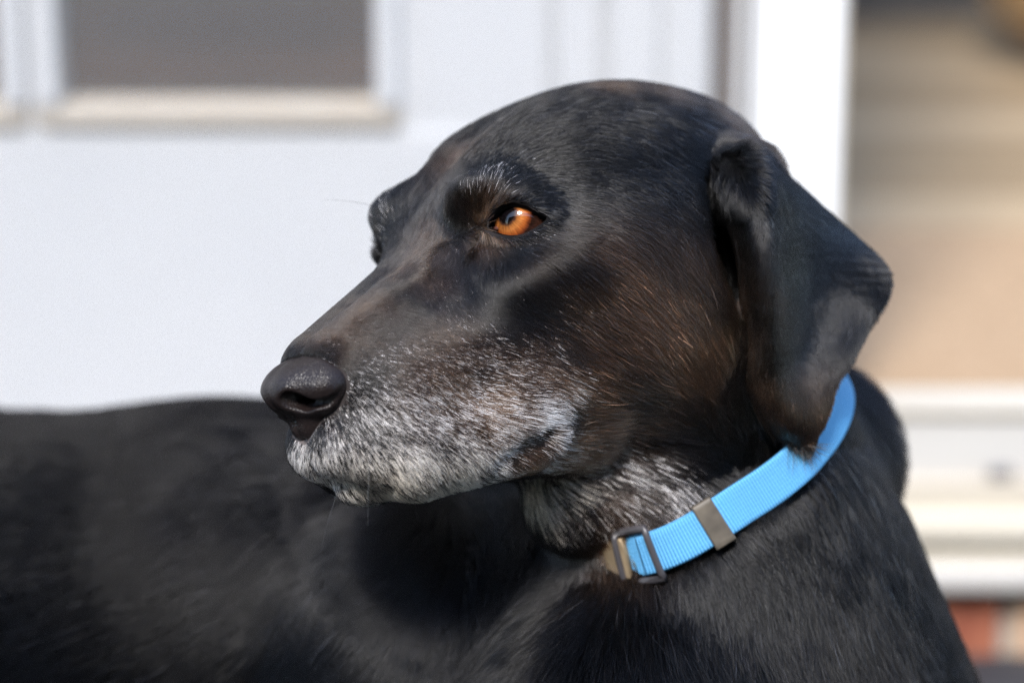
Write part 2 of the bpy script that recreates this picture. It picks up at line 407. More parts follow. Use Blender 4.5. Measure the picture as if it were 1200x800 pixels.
def sdf(p, detail=True):
    h = u2h(p)
    f, l, u = h[:, 0], h[:, 1], h[:, 2]
    a = np.sqrt(l * l + .01)
    s = np.stack([f, a, u], -1)
    d = ell(s, (-5.5, 0, -.1), (7.3, 5.1, 4.12))
    d = smin(d, ell(s, (-10.0, 0, -.7), (3.1, 3.4, 2.5)), 2.0)
    # muzzle
    d = smin(d, chain(s, [((1.2, .75, -2.1), 2.1), ((6.33, .6, -3.60), 1.62)]), 1.6)
    d = smin(d, chain(s, [((1.0, 2.0, -3.6), 2.0), ((5.0, 1.5, -4.7), 1.8)]), 1.0)
    d = smin(d, chain(s, [((7.15, .64, -5.85), 1.2), ((5.0, 1.5, -6.5), 1.85), ((1.6, 2.35, -6.7), 1.8)]), .8)
    d = smin(d, chain(s, [((6.55, .0, -7.12), .85), ((3, 1., -7.1), 1.4), ((-1.5, 1.6, -7.0), 1.9), ((-5, 1., -6.4), 2.6)]), .35)
    # cheeks, zygoma, brows
    d = smin(d, ell(s, (-2.6, 3.5, -2.0), (4.2, 2.2, 2.0)), 1.6)
    d = smin(d, ell(s, (-.4, 3.1, -5.3), (2.8, 1.35, 1.9)), 1.3)
    d = smin(d, ell(s, (-4.8, 3.2, -4.0), (4.4, 3.0, 3.8)), 1.6)
    d = smin(d, ell(s, (.25, 2.4, 1.0), (1.25, 1.0, .9)), 1.0)
    # median furrow of the forehead
    d = d + .5 * np.exp(-(l / 1.0) ** 2) * np.exp(-((f + .3) / 3.4) ** 2) * np.exp(-((u - 3.0) / 2.2) ** 2)
    # the temple falls in above and behind the brow
    d = d + .34 * np.exp(-((f + .1) ** 2 + (a - 3.0) ** 2 + (u - 2.55) ** 2) / 1.5)
    # throat, neck
    neck0 = h2u((-7.0, 0, -2.7)); neck1 = np.array([7.3, -3.75, 6.0])
    d = smin(d, chain(p, [(neck0, 5.2), (neck1, 5.2), ((8.6, -16, 7.2), 9.6)]), 2.2)
    d = smin(d, chain(p, [((10.5, -4.7, 10), 3.9), ((7.9, -14.8, 8), 10.5)]), 1.5)
    d = smin(d, chain(p, [((2.2, -5.5, 2.2), 1.7), ((5, -5.4, 3.0), 2.3)]), 1.6)
    # chest, trunk, near shoulder, rump
    t = chain(p, [((3, -13.4, 13), 10.6), ((-12, -13.8, 17.5), 10.8), ((-27, -14.4, 22), 11.3), ((-38, -16.0, 25), 9.5)], 2.0)
    t = smin(t, ell(p, (-3.2, -15.0, 8.5), (6.0, 9.5, 6.0)), 1.3)
    t = smin(t, ell(p, (3.5, -17.5, 2.0), (5.0, 8.2, 5.0)), 1.5)
    t = smin(t, ell(p, (-31, -17.5, 16), (9.5, 8, 8)), 1.5)
    d = smin(d, t, 2.0)
    # legs, folded on the boards
    for pts in LEGS:
        d = smin(d, chain(p, pts, 1.0), 1.5)
    if detail:
        # eyes: a lid bulge with an almond opening
        e = s - EYE
        ex, ey, ez = e @ EX, e @ EY, e @ EZ
        re = np.linalg.norm(e, axis=1)
        d = smin(d, re - (EYE_R + .24), .55)
        up = np.interp(ex, LID_X, LID_UP); lo = np.interp(ex, LID_X, LID_LO)
        op = np.maximum(np.maximum(ey - up, lo - ey), np.abs(ex) - 1.06)
        op = np.maximum(op, -ez)
        # lid rim, tear line
        d = d - .10 * np.exp(-((np.abs(op) - .12) / .13) ** 2) * (ez > 0) * (re < 1.9)
        tl = np.exp(-(((ex + 1.35) * .82 - (ey + .62) * .57) / .12) ** 2) * np.exp(-(((ex + 1.35) * .57 + (ey + .62) * .82) / .45) ** 2) * (ez > -.6)
        d = d + .16 * tl
        d = smax(d, -np.maximum(op, re - (EYE_R + .5)), .12)
        d = np.maximum(d, -(re - EYE_R - .03))
        # mouth line: between flew and lower jaw
        # corner-of-lip fold
        m = cone(s, (3.1, 3.75, -7.9), .16, (1.5, 3.9, -7.35), .12)
        d = d + .30 * np.exp(-(np.maximum(m, 0) / .28) ** 2)
        # ear canal hollow in front of the ear base
        hol = ell(p, at(845, 282, 1.0), (.80, 3.0, 2.3), HOLROT)
        d = smax(d, -hol, .5)
        d = smax(d, -(nose_solid(h)[1] + .28), .12)
        # ears
        n = ear_dist(p) - .17
        q = u2h(p); q[:, 1] *= -1
        n2 = ear_dist(h2u(q)) - .17
        d = smin(d, np.minimum(n, n2), .7)
    return d
def wl(*pts): return [(w2u(*q[:3]), q[3]) for q in pts]
LEGS = [wl((.10, -.01, .07, 5.0), (.02, -.16, .045, 4.2), (.20, -.26, .035, 3.2), (.27, -.28, .035, 3.6)),
        wl((.15, .10, .08, 5.0), (.20, .02, .045, 4.2), (.33, -.10, .035, 3.2), (.39, -.14, .035, 3.6)),
        wl((-.33, .10, .10, 6.5), (-.20, -.02, .07, 4.8), (-.33, -.03, .035, 3.0), (-.20, -.07, .035, 3.4))]

def axis_pts(segs):
    out = []
    for a, b, st in segs:
        n = max(1, int(round((b - a) / st)))
        out += list(np.linspace(a, b, n, endpoint=False))
    return np.array(out + [segs[-1][1]])
def surface_nets(xs, ys, zs, fn, coarse=3):
    nx, ny, nz = len(xs), len(ys), len(zs)
    # coarse pass picks the cells near the surface
    ci, cj, ck = [np.unique(np.r_[np.arange(0, n, coarse), n - 1]) for n in (nx, ny, nz)]
    CG = np.stack(np.meshgrid(xs[ci], ys[cj], zs[ck], indexing='ij'), -1)
    cd = fn(CG.reshape(-1, 3)).reshape(CG.shape[:3]).astype(np.float32)
    ix = np.minimum(np.arange(nx) // coarse, len(ci) - 2); iy = np.minimum(np.arange(ny) // coarse, len(cj) - 2); iz = np.minimum(np.arange(nz) // coarse, len(ck) - 2)
    # corner extremes of every coarse cell, and its size
    c8 = [cd[a:cd.shape[0] - 1 + a, b:cd.shape[1] - 1 + b, c:cd.shape[2] - 1 + c] for a in (0, 1) for b in (0, 1) for c in (0, 1)]
    mn = np.min([np.abs(c) for c in c8], axis=0)
    size = np.sqrt(np.diff(xs[ci])[:, None, None] ** 2 + np.diff(ys[cj])[None, :, None] ** 2 + np.diff(zs[ck])[None, None, :] ** 2)
    near = mn < size * 1.0 + .25
    D = cd[np.ix_(ix, iy, iz)].copy()
    band = near[np.ix_(ix, iy, iz)]
    I = np.argwhere(band)
    P = np.stack([xs[I[:, 0]], ys[I[:, 1]], zs[I[:, 2]]], -1)
    val = np.empty(len(P), np.float32)
    for s0 in range(0, len(P), 200000):
        val[s0:s0 + 200000] = fn(P[s0:s0 + 200000])
    D[I[:, 0], I[:, 1], I[:, 2]] = val
    S = D < 0
    cid = -np.ones((nx - 1, ny - 1, nz - 1), np.int64)
    ssum = np.zeros(cid.shape, np.int8)
    for a in (0, 1):
        for b in (0, 1):
            for c in (0, 1):
                ssum += S[a:nx - 1 + a, b:ny - 1 + b, c:nz - 1 + c]
    cells = np.argwhere((ssum > 0) & (ssum < 8))
    cid[cells[:, 0], cells[:, 1], cells[:, 2]] = np.arange(len(cells))
    acc = np.zeros((len(cells), 3)); cnt = np.zeros(len(cells))
    cor = [(a, b, c) for a in (0, 1) for b in (0, 1) for c in (0, 1)]
    for i, A in enumerate(cor):
        for B in cor[i + 1:]:
            if sum(x != y for x, y in zip(A, B)) != 1: continue
            ia = cells + A; ib = cells + B
            da = D[ia[:, 0], ia[:, 1], ia[:, 2]]; db = D[ib[:, 0], ib[:, 1], ib[:, 2]]
            m = (da < 0) != (db < 0)
            t = np.where(m, da / np.where(m, da - db, 1), 0)[:, None]
            pa = np.stack([xs[ia[:, 0]], ys[ia[:, 1]], zs[ia[:, 2]]], -1); pb = np.stack([xs[ib[:, 0]], ys[ib[:, 1]], zs[ib[:, 2]]], -1)
            acc += np.where(m[:, None], pa + (pb - pa) * t, 0); cnt += m
    V = acc / cnt[:, None]
    quads = []
    for ax in range(3):
        sl0 = [slice(1, -1)] * 3; sl1 = [slice(1, -1)] * 3
        sl0[ax] = slice(0, -1); sl1[ax] = slice(1, None)
        e0, e1 = S[tuple(sl0)], S[tuple(sl1)]
        o1, o2 = [(1, 2), (2, 0), (0, 1)][ax]
        for flip in (False, True):
            E = np.argwhere((e0 & ~e1) if not flip else (~e0 & e1))
            off = np.ones(3, int); off[ax] = 0
            E = E + off
            def c(d1, d2):
                q = E.copy(); q[:, o1] -= d1; q[:, o2] -= d2
                return cid[q[:, 0], q[:, 1], q[:, 2]]
            Q = np.stack([c(1, 1), c(0, 1), c(0, 0), c(1, 0)], -1)
            quads.append(Q[:, ::-1] if flip else Q)
    return V, np.concatenate(quads)
def gradient(fn, p, e=.03):
    g = np.empty_like(p)
    for i in range(3):
        o = np.zeros(3); o[i] = e
        g[:, i] = fn(p + o) - fn(p - o)
    return unit(g)

M_SKIN = mat("black_skin", (.012, .010, .010), .9, .08)
M_NOSE = mat("nose_leather", (.012, .008, .0075), .36, .32)
def _nose():
    m = M_NOSE; b = m.node_tree.nodes["Principled BSDF"]
    tc = N(m, "ShaderNodeTexCoord")
    v = N(m, "ShaderNodeTexVoronoi", feature='DISTANCE_TO_EDGE'); v.inputs["Scale"].default_value = 1100
    n = N(m, "ShaderNodeTexNoise"); n.inputs["Scale"].default_value = 260; n.inputs["Detail"].default_value = 5
    add = N(m, "ShaderNodeMath", operation='MULTIPLY_ADD'); add.inputs[1].default_value = .6
    cl = N(m, "ShaderNodeMath", operation='MINIMUM'); cl.inputs[1].default_value = .28
    LK(m, tc.outputs["Object"], v.inputs["Vector"]); LK(m, tc.outputs["Object"], n.inputs["Vector"])
    LK(m, v.outputs["Distance"], cl.inputs[0]); LK(m, n.outputs["Fac"], add.inputs[0]); LK(m, cl.outputs[0], add.inputs[2])
    bp = N(m, "ShaderNodeBump"); bp.inputs["Strength"].default_value = .6; bp.inputs["Distance"].default_value = .0005
    LK(m, add.outputs[0], bp.inputs["Height"]); LK(m, bp.outputs[0], b.inputs["Normal"])
    n2 = N(m, "ShaderNodeTexNoise"); n2.inputs["Scale"].default_value = 90
    LK(m, tc.outputs["Object"], n2.inputs["Vector"])
    r = N(m, "ShaderNodeMapRange"); r.inputs[3].default_value = .20; r.inputs[4].default_value = .42
    LK(m, n2.outputs["Fac"], r.inputs[0]); LK(m, r.outputs[0], b.inputs["Roughness"])
_nose()

def hair_material(name):
    m = bpy.data.materials.new(name); m.use_nodes = True
    nt = m.node_tree; nt.nodes.remove(nt.nodes["Principled BSDF"])
    h = nt.nodes.new("ShaderNodeBsdfHairPrincipled"); h.model = 'CHIANG'; h.parametrization = 'COLOR'
    a = nt.nodes.new("ShaderNodeAttribute"); a.attribute_name = "tint"
    nt.links.new(a.outputs["Color"], h.inputs["Color"])
    h.inputs["Roughness"].default_value = .185
    h.inputs["Radial Roughness"].default_value = .5
    h.inputs["Random Roughness"].default_value = .3
    nt.links.new(a.outputs["Alpha"], h.inputs["IOR"])
    h.inputs["Offset"].default_value = R(2.5)
    # grey and white hairs have an opaque core: they scatter light back instead of passing it on
    b = nt.nodes.new("ShaderNodeBsdfPrincipled"); b.inputs["Roughness"].default_value = .45; b.inputs["Specular IOR Level"].default_value = .4
    nt.links.new(a.outputs["Color"], b.inputs["Base Color"])
    bw_ = nt.nodes.new("ShaderNodeRGBToBW"); nt.links.new(a.outputs["Color"], bw_.inputs[0])
    mr = nt.nodes.new("ShaderNodeMapRange"); mr.inputs[1].default_value = .02; mr.inputs[2].default_value = .35; mr.inputs[4].default_value = .8
    nt.links.new(bw_.outputs[0], mr.inputs[0])
    mx = nt.nodes.new("ShaderNodeMixShader"); nt.links.new(mr.outputs[0], mx.inputs[0]); nt.links.new(h.outputs[0], mx.inputs[1]); nt.links.new(b.outputs[0], mx.inputs[2])
    nt.links.new(mx.outputs[0], nt.nodes["Material Output"].inputs[0])
    return m
M_FUR = hair_material("fur")

# ------------------------------------------------------------------ dog
dog = empty("dog", (.02, .06, 0))
tag(dog, "black dog with grey muzzle and amber eyes lying on the porch, head turned aside", "dog")
RES = .12
V, Q = surface_nets(axis_pts([(-52, -14, 1.0), (-14, 16, RES), (16, 45, 1.0)]), axis_pts([(-38, -12, 1.0), (-12, 11, RES), (11, 13, 1.)]), axis_pts([(-28, -9, 1.0), (-9, 13, RES), (13, 42, 1.0)]), sdf)
BODY_V, BODY_Q = V, Q
body = link("body", mesh_from("body", to_world(V), Q), dog, M_SKIN)
V, Q = surface_nets(axis_pts([(-13, -5, .05)]), axis_pts([(-4.5, 1.5, .05)]), axis_pts([(-8.5, -1.5, .05)]), nose_sdf)
nose = link("nose", mesh_from("nose", to_world(V), Q), dog, M_NOSE)
BVH = BVHTree.FromPolygons([tuple(v) for v in BODY_V], [tuple(q) for q in BODY_Q.tolist()])
BODY_N = gradient(lambda p: sdf(p), BODY_V, .06)

# eyes
PUPIL = unit(np.array([-.33, .20, 1.0]))                # in the lid frame x, y, z: where the eye looks
def eye_material():
    m = mat("amber_eye", (.3, .1, .02), .4, .0, Coat_Weight=1.0, Coat_Roughness=.015)
    b = m.node_tree.nodes["Principled BSDF"]
    at_ = N(m, "ShaderNodeAttribute", attribute_name="eye")       # angle from the pupil, height, spin
    sp = N(m, "ShaderNodeSeparateXYZ"); LK(m, at_.outputs["Vector"], sp.inputs[0])
    tc = N(m, "ShaderNodeTexCoord")
    cr = N(m, "ShaderNodeValToRGB"); E = cr.color_ramp.elements
    nz = N(m, "ShaderNodeTexNoise"); nz.inputs["Scale"].default_value = 900; nz.inputs["Detail"].default_value = 4
    LK(m, tc.outputs["Object"], nz.inputs["Vector"])
    # fibres: noise round the pupil
    fib = N(m, "ShaderNodeTexNoise", noise_dimensions='2D'); fib.inputs["Scale"].default_value = 1.0; fib.inputs["Detail"].default_value = 3
    cx = N(m, "ShaderNodeCombineXYZ"); mu = N(m, "ShaderNodeMath", operation='MULTIPLY'); mu.inputs[1].default_value = 9
    mu2 = N(m, "ShaderNodeMath", operation='MULTIPLY'); mu2.inputs[1].default_value = 3
    LK(m, sp.outputs[2], mu.inputs[0]); LK(m, sp.outputs[0], mu2.inputs[0]); LK(m, mu.outputs[0], cx.inputs[0]); LK(m, mu2.outputs[0], cx.inputs[1]); LK(m, cx.outputs[0], fib.inputs["Vector"])
    j = N(m, "ShaderNodeMath", operation='MULTIPLY_ADD'); j.inputs[1].default_value = .10
    s2 = N(m, "ShaderNodeMath", operation='SUBTRACT'); s2.inputs[1].default_value = .05
    LK(m, nz.outputs["Fac"], j.inputs[0]); LK(m, sp.outputs[0], j.inputs[2]); LK(m, j.outputs[0], s2.inputs[0]); LK(m, s2.outputs[0], cr.inputs[0])
    E[0].position = 0; E[0].color = (.004, .003, .004, 1)
    E[1].position = 1; E[1].color = (.03, .012, .008, 1)
    for pos, c in ((.26, (.004, .003, .003)), (.31, (.05, .02, .012)), (.38, (.24, .085, .022)), (.50, (.37, .125, .030)), (.64, (.30, .075, .016)), (.74, (.11, .024, .008)), (.82, (.018, .007, .005))):
        e = E.new(pos); e.color = (*c, 1)
    mx = N(m, "ShaderNodeMix", data_type='RGBA', blend_type='MULTIPLY'); mx.inputs[0].default_value = .75
    fr = N(m, "ShaderNodeMapRange"); fr.inputs[1].default_value = .3; fr.inputs[2].default_value = .7; fr.inputs[3].default_value = .55; fr.inputs[4].default_value = 1.25
    LK(m, fib.outputs["Fac"], fr.inputs[0])
    LK(m, cr.outputs[0], mx.inputs[6]); LK(m, fr.outputs[0], mx.inputs[7]); LK(m, mx.outputs[2], b.inputs["Base Color"])
    return m
M_EYE = eye_material()
M_LID = mat("wet_eyelid", (.004, .0035, .004), .42, .14)
M_CAR = mat("tear_corner", (.12, .05, .04), .3, .6)
def tube(pts, rad, n=10, closed=False):
    pts = np.asarray(pts); k = len(pts)
    T = np.roll(pts, -1, 0) - np.roll(pts, 1, 0)
    if not closed: T[0] = pts[1] - pts[0]; T[-1] = pts[-1] - pts[-2]
    T = unit(T)
    up = unit(np.cross(T, [0.31, 0.2, .93])); bi = np.cross(T, up)
    rad = np.broadcast_to(np.asarray(rad, float), (k,))
    a = np.linspace(0, 2 * np.pi, n, endpoint=False)
    Vt = pts[:, None] + rad[:, None, None] * (np.cos(a)[None, :, None] * up[:, None] + np.sin(a)[None, :, None] * bi[:, None])
    i = np.arange(k if closed else k - 1)[:, None]; j = np.arange(n)[None]
    i2 = (i + 1) % k; j2 = (j + 1) % n
    q = np.stack(np.broadcast_arrays(i * n + j, i2 * n + j, i2 * n + j2, i * n + j2), -1).reshape(-1, 4)
    return Vt.reshape(-1, 3), q
def lid_h(x, y, r, sgn):
    z = np.sqrt(np.maximum(r * r - x * x - y * y, .01))
    p = EYE + x[:, None] * EX + y[:, None] * EY + z[:, None] * EZ
    p = p * [1, sgn, 1]
    return h2u(p)
for sgn in (1, -1):
    nla, nlo = 56, 80
    th = np.linspace(0, np.pi, nla)[:, None]; ph = np.linspace(0, 2 * np.pi, nlo, endpoint=False)[None]
    pz = PUPIL; pxx = unit(np.cross([0, 1, 0], pz)); pyy = np.cross(pz, pxx)
    loc = np.sin(th)[..., None] * (np.cos(ph)[..., None] * pxx + np.sin(ph)[..., None] * pyy) + np.cos(th)[..., None] * pz
    rad = EYE_R * (1 + .045 * np.exp(-(th / .55) ** 2))[..., None]   # the cornea stands proud of the ball
    loc = loc * rad
    hh = EYE + loc[..., 0:1] * EX + loc[..., 1:2] * EY + loc[..., 2:3] * EZ
    P = h2u(hh * [1, sgn, 1]).reshape(-1, 3)
    i = np.arange(nla - 1)[:, None]; j = np.arange(nlo)[None]
    q = np.stack(np.broadcast_arrays(i * nlo + j, (i + 1) * nlo + j, (i + 1) * nlo + (j + 1) % nlo, i * nlo + (j + 1) % nlo), -1).reshape(-1, 4)
    me = mesh_from("eye", to_world(P), q if sgn == 1 else q[:, ::-1])
    a = me.attributes.new("eye", 'FLOAT_VECTOR', 'POINT')
    th_, ph_ = np.broadcast_arrays(th, ph)
    a.data.foreach_set("vector", np.stack([th_ / 1.0, loc[..., 1], ph_], -1).astype(np.float32).ravel())
    eye = link("eye", me, dog, M_EYE)
    x = np.concatenate([np.linspace(-1.06, 1.06, 50), np.linspace(1.06, -1.06, 50)[1:-1]])
    y = np.concatenate([np.interp(x[:50], LID_X, LID_UP), np.interp(x[50:], LID_X, LID_LO)])
    for _ in range(3): y = (np.roll(y, 1) + 2 * y + np.roll(y, -1)) / 4
    pts = lid_h(x, y, EYE_R + .06, sgn)
    Vt, qt = tube(pts, np.where(np.arange(98) < 50, .075, .05), 10, True)
    link("eyelid", mesh_from("eyelid", to_world(Vt), qt), eye, M_LID)
    xc = np.array([-1.0, -.88, -.76, -.68]); yc = np.array([-.28, -.24, -.24, -.27])
    Vt, qt = tube(lid_h(xc, yc, EYE_R + .02, sgn), [.03, .085, .075, .03], 10)
    link("tear_duct", mesh_from("tear_duct", to_world(Vt), qt), eye, M_CAR)

# ------------------------------------------------------------------ collar
def neck_sdf(p):
    return chain(p, [(h2u((-7.0, 0, -2.7)), 5.2), ((7.3, -3.75, 6.0), 5.6), ((8.6, -16, 7.2), 9.6)])
# ring: an ellipse round the neck, eased outwards where the coat is thicker
RING_C = np.array([7.22, -3.6, 6.0])
E1 = unit([.855, .52, .02]); E2 = np.array([.22, -.28, -.93]); E2 = unit(E2 - E1 * (E1 @ E2))
STRAP_N = np.cross(E1, E2); STRAP_N = STRAP_N if STRAP_N[1] < 0 else -STRAP_N
STRAP_C = mid = RING_C
NR = 160
def ring_point(a):
    d = 5.5 * math.cos(a) * E1 + 6.25 * math.sin(a) * E2; t = 1.0
    for _ in range(30):
        e = float(sdf((mid + d * t)[None], False)[0]) - .30
        if e >= 0 or t > 1.18: break
        t += max(-e, .02) / 7
    return mid + d * t
RING = np.array([ring_point(a) for a in np.linspace(0, 2 * np.pi, NR, endpoint=False)])
for _ in range(8): RING = (np.roll(RING, 1, 0) + 2 * RING + np.roll(RING, -1, 0)) / 4
RT = unit(np.roll(RING, -1, 0) - np.roll(RING, 1, 0))
RO = unit(RING - mid); RO = unit(.5 * RO + .5 * gradient(neck_sdf, RING, .2)); RO = unit(RO - (RO * RT).sum(1, keepdims=True) * RT)
RW = np.cross(RT, RO); RW *= np.sign((RW * STRAP_N).sum(1, keepdims=True))
def band(i0, i1, half, t0, t1, n=None, extra=0.0):
    """a closed strip of webbing along ring samples i0..i1 (fractional), half width, inner and outer height"""
    closed = i1 - i0 >= NR
    n = n or int(abs(i1 - i0) * 2)
    ii = np.linspace(i0, i1, n, endpoint=not closed)
    a = np.floor(ii).astype(int); f = (ii - a)[:, None]
    g = lambda Z: Z[a % NR] * (1 - f) + Z[(a + 1) % NR] * f
    C, O, W = g(RING), unit(g(RO)), unit(g(RW))
    prof = [(-half, t0), (-half, t1 - .03), (-half + .04, t1)] + [(x, t1) for x in np.linspace(-half + .2, half - .2, 5)] + [(half - .04, t1), (half, t1 - .03), (half, t0)]
    Vt = np.stack([C + W * x + O * y for x, y in prof], 1); k = len(prof)
    i = np.arange(n if closed else n - 1)[:, None]; j = np.arange(k)[None]
    q = np.stack(np.broadcast_arrays(i * k + j, i * k + (j + 1) % k, ((i + 1) % n) * k + (j + 1) % k, ((i + 1) % n) * k + j), -1).reshape(-1, 4)
    me = mesh_from("band", to_world(Vt.reshape(-1, 3)), q)
    uv = me.uv_layers.new(name="UVMap")
    s = np.cumsum(np.r_[0, np.linalg.norm(np.diff(C, axis=0), axis=1)])
    U = np.stack([np.repeat(s, k), np.tile([x for x, y in prof], n)], -1)
    vi = np.empty(len(me.loops), np.int32); me.loops.foreach_get("vertex_index", vi)
    uv.data.foreach_set("uv", U[vi].astype(np.float32).ravel())
    if not closed:
        import bmesh
        bm = bmesh.new(); bm.from_mesh(me); bmesh.ops.holes_fill(bm, edges=bm.edges, sides=40); bm.to_mesh(me); bm.free()
    return me
M_WEB = mat("blue_webbing", (.09, .40, .75), .7, .25)
def _web():
    m = M_WEB; b = m.node_tree.nodes["Principled BSDF"]
    uv = N(m, "ShaderNodeUVMap"); uv.uv_map = "UVMap"
    mp = N(m, "ShaderNodeMapping"); mp.inputs["Scale"].default_value = (1, 1, 1)
    w1 = N(m, "ShaderNodeTexWave", wave_type='BANDS', bands_direction='X'); w1.inputs["Scale"].default_value = 2.9; w1.inputs["Distortion"].default_value = .4
    w2 = N(m, "ShaderNodeTexWave", wave_type='BANDS', bands_direction='Y'); w2.inputs["Scale"].default_value = 2.0; w2.inputs["Distortion"].default_value = .6
    LK(m, uv.outputs[0], mp.inputs[0]); LK(m, mp.outputs[0], w1.inputs["Vector"]); LK(m, mp.outputs[0], w2.inputs["Vector"])
    ad = N(m, "ShaderNodeMath", operation='MULTIPLY_ADD'); ad.inputs[1].default_value = .14
    LK(m, w2.outputs["Fac"], ad.inputs[0]); LK(m, w1.outputs["Fac"], ad.inputs[2])
    mx = N(m, "ShaderNodeMix", data_type='RGBA'); mx.inputs[6].default_value = (.06, .27, .56, 1); mx.inputs[7].default_value = (.17, .49, .80, 1)
    mr = N(m, "ShaderNodeMath", operation='MULTIPLY'); mr.inputs[1].default_value = .8
    LK(m, ad.outputs[0], mr.inputs[0]); LK(m, mr.outputs[0], mx.inputs[0]); LK(m, mx.outputs[2], b.inputs["Base Color"])
    bp = N(m, "ShaderNodeBump"); bp.inputs["Strength"].default_value = .7; bp.inputs["Distance"].default_value = .0006
    LK(m, ad.outputs[0], bp.inputs["Height"]); LK(m, bp.outputs[0], b.inputs["Normal"])
_web()
M_BUCKLE = mat("grey_plastic", (.05, .046, .05), .34, .5)
M_CLASP = noise_mix(mat("worn_brass", (.3, .22, .13), .42, .5, Metallic=.55), 60, (.20, .145, .085), (.36, .27, .17))
M_KEEP = noise_mix(mat("brown_keeper", (.09, .07, .05), .5, .5), 120, (.06, .05, .038), (.12, .10, .075))
collar = empty("dog_collar", to_world(mid[None])[0])
tag(collar, "bright blue nylon webbing collar with grey slide buckle around the neck of the dog", "collar")
def ring_at(x, y):                                      # ring sample nearest to a picture point on the camera's side
    t = at(x, y, 0)
    s = RING[:, :2] / (1 + RING[:, 2:3] / 100)
    ok = RO[:, 2] < .25
    d = np.linalg.norm(s - t[:2], axis=1) + np.where(ok, 0, 99)
    return int(np.argmin(d))
I_B0, I_B1, I_K0, I_K1, I_C = ring_at(736, 636), ring_at(769, 638), ring_at(832, 630), ring_at(858, 624), ring_at(690, 628)
sg = 1 if ((I_K0 - I_B0 + NR // 2) % NR - NR // 2) > 0 else -1
strap = link("strap", band(0, NR, .74, 0, .20, 320), collar, M_WEB)
def span(i0, i1): return (min(i0, i1), max(i0, i1)) if abs(i1 - i0) < NR / 2 else (max(i0, i1) - NR, min(i0, i1))
a0, a1 = span(I_B1, I_K1)
link("strap_tail", band(a0 - 1, a1 + 2, .70, .21, .36), collar, M_WEB)
a0, a1 = span(I_K0, I_K1)
link("keeper", band(a0, a1, .87, .12, .48, 12), collar, M_KEEP)
a0, a1 = span(I_C, I_B0)
link("clasp", band(a0 - 1, a1 - .5, .74, .10, .46, 14), collar, M_CLASP)
# slide buckle: two upright bars joined at top and bottom round the strap, the strap showing between them
def frame_on(i0, i1, half, h, r):
    g = lambda Z, i: Z[int(math.floor(i)) % NR] * (1 - i % 1) + Z[(int(math.floor(i)) + 1) % NR] * (i % 1)
    pts = []
    for i, s0, s1 in ((i0, -1, 1), (i1, 1, -1)):
        for s in np.linspace(s0, s1, 9):
            e = h - .10 * abs(s) ** 4
            pts.append(g(RING, i) + g(RW, i) * half * s + g(RO, i) * e)
    pts = np.array(pts); out = []
    for a, b in zip(pts, np.roll(pts, -1, 0)): out += [a, a * .5 + b * .5]
    return tube(np.array(out), r, 8, True)
a0, a1 = span(I_B0, I_B1)
Vt, qt = frame_on(a0, a1, .95, .46, .14)
link("buckle", mesh_from("buckle", to_world(Vt), qt), collar, M_BUCKLE)

# ------------------------------------------------------------------ fur
CAMU = np.array([0, 0, -100.0])
def hit(x, y):
    d = unit(at(x, y, 0) - CAMU)
    r = BVH.ray_cast(tuple(CAMU), tuple(d))
    if r[0] is not None: return np.array(r[0])
    return np.array(BVH.find_nearest(tuple(at(x, y, 10.0)))[0])
def hit_head(x, y):                                     # the same, but never through to the trunk behind
    p = hit(x, y)
    if p[2] > 3.0:
        p = np.array(BVH.find_nearest(tuple(at(x, y, -4.5)))[0])
    return p
